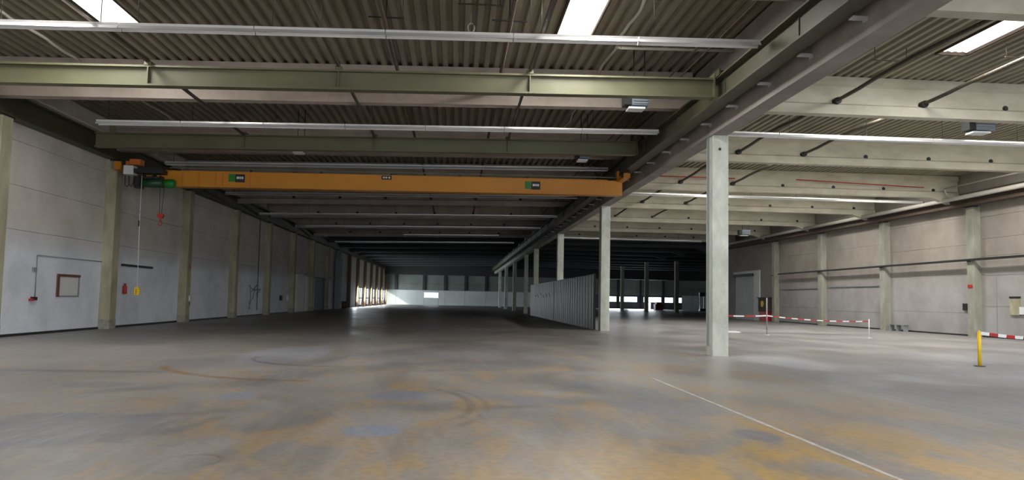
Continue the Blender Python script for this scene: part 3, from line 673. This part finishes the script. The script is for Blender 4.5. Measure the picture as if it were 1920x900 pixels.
# ------------------------------------------------------------------ left wall items
t = thing('framed_board', 'white notice board in a brown wooden frame on the left wall', 'board', (XL, 29.7, 1.36))
part('board_face', MB().box(.0, .025, .1, 1.6, .06, .80), M['white'], t)
for (a, b, c, d) in ((0, 1.7, .78, .88), (0, .14, 0, .78)): part('frame_side', MB().box(0, .06, a, b, c, d), M['wood'], t)
for (a, b, c, d) in ((1.62, 1.7, 0, .78), (.14, 1.62, 0, .05)): part('frame_side', MB().box(0, .03, a, b, c, d), M['grey'], t)
t = thing('wall_conduit', 'thin grey conduit running along the left wall and down to a socket', 'conduit', (XL, 0, 0))
part('conduit', MB().tube([(.03, 28.25, 1.35), (.03, 28.25, 2.87), (.03, 33.3, 2.87)], .018, 6), M['grey'], t)
part('junction_box', MB().box(0, .07, 28.0, 28.22, 2.28, 2.42), M['grey'], t)
part('socket', MB().box(0, .1, 28.02, 28.3, 1.24, 1.36), M['black'], t)
part('plug', MB().box(.02, .12, 27.88, 28.06, 1.22, 1.30), M['red'], t)
tag(link('wall_bracket', MB().box(XL, XL+.12, 35.1, 38.4, 2.77, 2.87).mesh('wall_bracket', M['dark'])), 'black horizontal bar fixed on the left wall above the yellow control box', 'bracket')
t = thing('fire_extinguisher', 'red fire extinguisher on the left wall behind the second column', 'extinguisher', (XL+.12, 35.35, 0))
part('cylinder', MB().tube([(0, 0, 1.5), (0, 0, 1.53), (0, 0, 1.85), (0, 0, 1.93)], [.07, .09, .09, .03], 12), M['red'], t)
part('valve', MB().box(-.03, .03, -.05, .05, 1.93, 1.98), M['black'], t)
t = thing('switch_box', 'small white switch box on the third column of the left wall', 'switch', (XLI, 42.6, 0))
part('box', MB().box(0, .08, 0, .22, 1.15, 1.45), M['white'], t); part('cable', MB().tube([(.03, .1, 1.15), (.03, .12, .9)], .015, 5), M['dark'], t)
tag(link('fire_sign', MB().box(XLI, XLI+.02, 42.45, 42.65, 2.95, 3.15).mesh('fire_sign', M['red'])), 'small red sign on the third column of the left wall', 'sign')
t = thing('wall_stencil', 'grey scribbled marking on the white left wall', 'marking', (XL, 56.0, 0))
gsf = MB()
for (a, z0, b, z1) in ((.2, 2.2, 1.5, 1.9), (1.5, 1.9, 3.2, 2.0), (.4, 2.3, .7, 1.2), (1.7, 2.1, 1.2, 1.2), (.3, 1.2, .5, .5), (.5, 1.7, 2.4, 2.3), (.8, 1.2, .3, .55), (2.3, 1.6, 3.3, 1.95)):
    gsf.tube([(.012, a, z0), (.012, b, z1)], .045, 4)
part('strokes', gsf, M['grey'], t)
tag(link('drop_pipe', MB().tube([(XL+.05, 58.4, .4), (XL+.05, 58.4, 7.28)], .025, 6).mesh('drop_pipe', M['dark'])), 'thin dark pipe running down the left wall to the grey marking', 'pipe')
for (y_, l) in ((68.5, 'small white box on the left wall before the sliding door'), (65.8, 'small grey box on the left wall near the sixth column')):
    tag(link('wall_box', MB().box(XL, XL+.15, y_, y_+.5, 1.1, 1.55).mesh('wall_box', M['white'] if y_ > 67 else M['dark'])), l, 'box')
# sliding gate in the left wall
d = struct('door_1', None, (XL, 0, 0))
part('door_leaf', MB().box(-.28, .02, 72.75, 78.05, 0, 3.65), M['white'], d); part('door_leaf', MB().box(.05, .12, 76.4, 80.9, .05, 3.42), M['white'], d)
part('door_leaf', MB().box(.05, .12, 87.6, 91.0, .05, 3.1), M['white'], d)
part('slide_rail', MB().box(0, .3, 75.9, 90.0, 3.55, 3.8), M['grey'], d)
dk = MB()
q = 80.95
while q < 87.4: dk.box(.0, .05, q, q+.55, .02, 3.5); q += .6
part('strip_curtain', dk, M['blue_dark'], d)
part('door_recess', MB().box(-.3, -.02, 78.0, 87.6, 0, 3.6), M['blue_dark'], d)
t = thing('flue_pipe', 'grey vertical flue on a white cabinet at the left wall beyond the gate', 'pipe', (XL+.36, 94.5, 0))
part('flue', MB().tube([(0, 0, 6.3), (0, 0, 7.28)], .3, 10), M['grey'], t); part('cabinet', MB().box(-.2, .35, -.8, 1.2, .0, 6.3), M['grey'], t)
tag(link('rust_barrel', MB().tube([(XL+.6, 99, 0), (XL+.6, 99, .9)], .3, 12).mesh('rust_barrel', M['wood'])), 'brown drum standing at the left wall before the bright windows', 'drum')
for k in range(5):
    t = thing('slanted_frame', 'brown slanted bar between the bright windows, %s from the left' % ORD[k], 'frame', (XL+.5, 117.5+9*k, 0), 'brown slanted bars at the far windows')  # brown diagonal shapes modelled as slanted bars
    part('prop', MB().tube([(0, 0, .0), (0, 2.0, 1.9)], .1, 6), M['wood'], t); part('prop', MB().tube([(0, 2.4, 0), (0, 2.0, 1.9)], .08, 6), M['wood'], t); part('foot', MB().box(-.25, .25, -.2, 2.6, 0, .08), M['wood'], t)

# ------------------------------------------------------------------ right wall items
t = thing('cable_tray', 'dark cable tray running along the middle of the right wall', 'cable tray', (29.3, 0, 0))
part('tray', MB().box(0, .18, 10, 66.5, 4.34, 4.46), M['dark'], t)
trb = MB().box(0, .2, -.04, .04, 4.3, 4.34)
tm_ = trb.mesh('tray_bracket', M['dark'])
for y_ in ycr:
    if 20 < y_ < 70: link('tray_bracket', tm_, t, (0, y_+.3, 0))
t = thing('edge_beam', 'dark brown steel beam with ducts along the top of the right wall', 'beam', (29.1, 0, 0))
part('beam_body', ibeam(.25, .5, 7.52, 8.15, YB+1, YW), M['rust'], t)
part('duct', MB().tube([(-.15, 5, 8.0), (-.15, YW-1, 8.0)], .13, 10), M['conduit'], t)
t = thing('corner_pipe', 'thin pale pipe high in the corner of the right hall', 'pipe', (28.7, 0, 0))
part('pipe', MB().tube([(0, 20, 8.62), (0, 42.0, 8.66)], .045, 8), M['conduit'], t)
part('drop', MB().tube([(0, 42.0, 8.66), (.2, 42.0, 8.2)], .045, 8), M['conduit'], t)
t = thing('red_sprinkler_line', 'thin red pipe along the third beam of the right hall', 'pipe', (0, 42.1, 0))
part('pipe', MB().tube([(19.7, 0, 8.95), (27.5, 0, 8.72)], .03, 6), M['red'], t)
part('pipe', MB().tube([(10.5, 0, 8.9), (16.0, 0, 8.9)], .03, 6), M['red'], t)
d = struct('door_2', None, (XR, 0, 0))
part('door_leaf', MB().box(.02, .1, 73.4, 78.6, 0, 4.5), M['far_low'], d)
part('door_frame', MB().box(-.12, .1, 72.0, 73.4, 0, 5.0), M['white'], d)
part('door_frame', MB().box(-.12, .1, 73.4, 78.9, 4.72, 5.0), M['white'], d)
part('shutter_box', MB().box(-.3, .0, 73.4, 78.6, 4.45, 4.72), M['dark'], d)
t = thing('hose_cabinet', 'dark firefighting cabinet with a red base at the right wall', 'cabinet', (29.6, 70.2, 0))
part('cabinet_body', MB().box(-.3, .3, -.9, .8, .9, 2.2), M['rust'], t); part('cabinet_base', MB().box(-.25, .3, -.8, .7, 0, .9), M['red'], t)
part('cabinet_roof', MB().box(-.4, .3, -1.0, .9, 2.2, 2.28), M['dark'], t); part('hose_reel', MB().tube([(-.34, -.2, 1.65), (-.30, -.2, 1.65)], .3, 14), M['yellow'], t)
tag(link('red_sign', MB().box(29.46, 29.5, 40.85, 41.2, 2.8, 2.98).mesh('red_sign', M['red'])), 'small red sign on the right wall column beyond the yellow post', 'sign')
tag(link('wall_box', MB().box(XR-.12, XR, 41.6, 42.2, 1.5, 1.9).mesh('wall_box', M['black'])), 'black switch box on the right wall beside the column', 'switch')
t = thing('wall_cabinet', 'narrow olive cabinet on the right wall at the photo edge', 'cabinet', (XR, 38.0, 0))
part('cabinet_body', MB().box(-.1, 0, -.25, .45, 1.3, 2.2), M['column_l'], t); part('cabinet_top', MB().box(-.12, 0, -.25, .45, 2.2, 2.3), M['dark'], t); part('leaflet_box', MB().box(-.12, -.02, -.75, -.27, 1.35, 1.75), M['white'], t)
t = thing('small_bench', 'small dark steel bench at the foot of the right wall', 'bench', (29.5, 47.3, 0))
part('seat', MB().box(-.2, .2, -.1, 1.7, .42, .47), M['grey'], t)
for a in (0, .8, 1.55): part('leg', MB().box(-.16, .16, a, a+.06, 0, .42), M['grey'], t)
tag(link('wall_marking_frame', MB().box(XR-.02, XR, 33.2, 40.4, 3.5, 3.56).box(XR-.02, XR, 39.5, 39.56, 0, 3.5).mesh('wall_marking_frame', M['grey'])), 'thin grey outline strip on the right wall behind the yellow post', 'strip')
for (a, b, z, l) in ((50.1, 58.3, 3.12, 'grey horizontal ledge on the right wall, right of two'), (59.1, 67.0, 3.05, 'grey horizontal ledge on the right wall, left of two')):
    tag(link('wall_ledge', MB().box(XR-.1, XR, a, b, z-.05, z+.05).mesh('wall_ledge', M['grey'])), l, 'ledge', 'ledges of the right wall')
tag(link('white_slab', MB().box(14.4, 15.9, 41.0, 41.8, 0, .06).mesh('white_slab', M['white'])), 'flat white slab lying on the floor near the pit cover', 'slab')

# ------------------------------------------------------------------ barrier posts and tape
def post(x, y, h_, r, m, label, group=None):
    t = thing('barrier_post', label, 'post', (x, y, 0), group)
    part('pole', MB().tube([(0, 0, .02), (0, 0, h_)], r, 12), m, t); part('foot_plate', MB().cbox(-.11, .11, -.11, .11, 0, .02, .02), M['dark'] if r > .04 else M['white'], t)
    part('cap', MB().tube([(0, 0, h_), (0, 0, h_+.02)], [r*1.08, r*.6], 12), m, t)
post(14.68, 20.1, .97, .048, M['yellow'], 'yellow barrier post standing on the floor at right')
post(16.4, 38.6, 1.95, .03, M['grey'], 'thin grey barrier post left of two in front of the right wall')
post(21.05, 36.9, .95, .025, M['white'], 'thin white barrier post right of two in front of the right wall')
def tape(pts, label, w_=.09, st=.35):
    t = thing('barrier_tape', label, 'tape')
    P = [Vector(p) for p in pts]; k = 0; acc = []
    for a, b in zip(P, P[1:]):
        L_ = (b-a).length; n_ = max(1, round(L_/st))
        for q in range(n_):
            u, v = a.lerp(b, q/n_), a.lerp(b, (q+1)/n_)
            s1 = .25*w_; m = MB(); d = (v-u).normalized(); nn_ = Vector((d.y, -d.x, 0)).normalized()*.002
            vs = [u+Vector((0, 0, -w_/2)), v+Vector((0, 0, -w_/2))+d*-s1, v+Vector((0, 0, w_/2))+d*s1*0, u+Vector((0, 0, w_/2))]
            m.v = [tuple(x_-nn_) for x_ in vs]+[tuple(x_+nn_) for x_ in vs]
            m.f = [(0, 1, 2, 3), (7, 6, 5, 4), (0, 4, 5, 1), (1, 5, 6, 2), (2, 6, 7, 3), (3, 7, 4, 0)]
            part('tape_stripe', m, M['red'] if k % 2 else M['tape_white'], t); k += 1
def sag(a, b, s, n=8): return [(a[0]+(b[0]-a[0])*i/n, a[1]+(b[1]-a[1])*i/n, a[2]+(b[2]-a[2])*i/n-s*4*(i/n)*(1-i/n)) for i in range(n+1)]
tape(sag((14.7, 20.05, .93), (19.4, 20.9, .86), .12), 'red and white barrier tape tied to the yellow post', .09, .3)
tape(sag((16.4, 38.6, 1.02), (21.05, 36.9, .85), .1), 'red and white barrier tape between the two thin posts', .055, .4)
tape(sag((16.4, 38.6, 1.02), (14.3, 39.5, .98), .04, 4), 'red and white barrier tape running left from the thin grey post', .07, .4)
tag(link('tape_anchor', MB().tube([(14.3, 39.5, 0), (14.3, 39.5, 1.0)], .02, 6).mesh('tape_anchor', M['grey'])), 'thin stake hidden beside the tall column holding the tape', 'post')

# ------------------------------------------------------------------ floor marking
lm = MB(); y = 5.0
while y < 15.4:
    lm.box(4.165+random.uniform(-.006, .006), 4.225+random.uniform(-.006, .006), y, y+.6, 0, .003); y += .6
tag(link('floor_line', lm.mesh('floor_line', M['line'])), 'worn white line painted lengthwise on the floor', 'marking')

# ------------------------------------------------------------------ things far back in the right hall
tag(link('low_machine', MB().box(40.4, 42.0, 150, 151.5, 0, 1.2).box(40.7, 41.7, 150.2, 151.3, 1.2, 1.6).mesh('low_machine', M['machine'])), 'dark red low machine before the bright far windows', 'machine')
t = thing('panel_stand', 'dark upright stand with a panel far back in the right hall', 'stand', (48.6, 146, 0))
part('upright', MB().box(-.3, -.15, -.1, .1, 0, 2.9).box(.5, .65, -.1, .1, 0, 2.9), M['dark'], t); part('panel', MB().box(-.4, .75, -.15, .15, 2.9, 3.7), M['black'], t); part('base', MB().box(-.4, .8, -.4, .4, 0, .5), M['dark'], t)
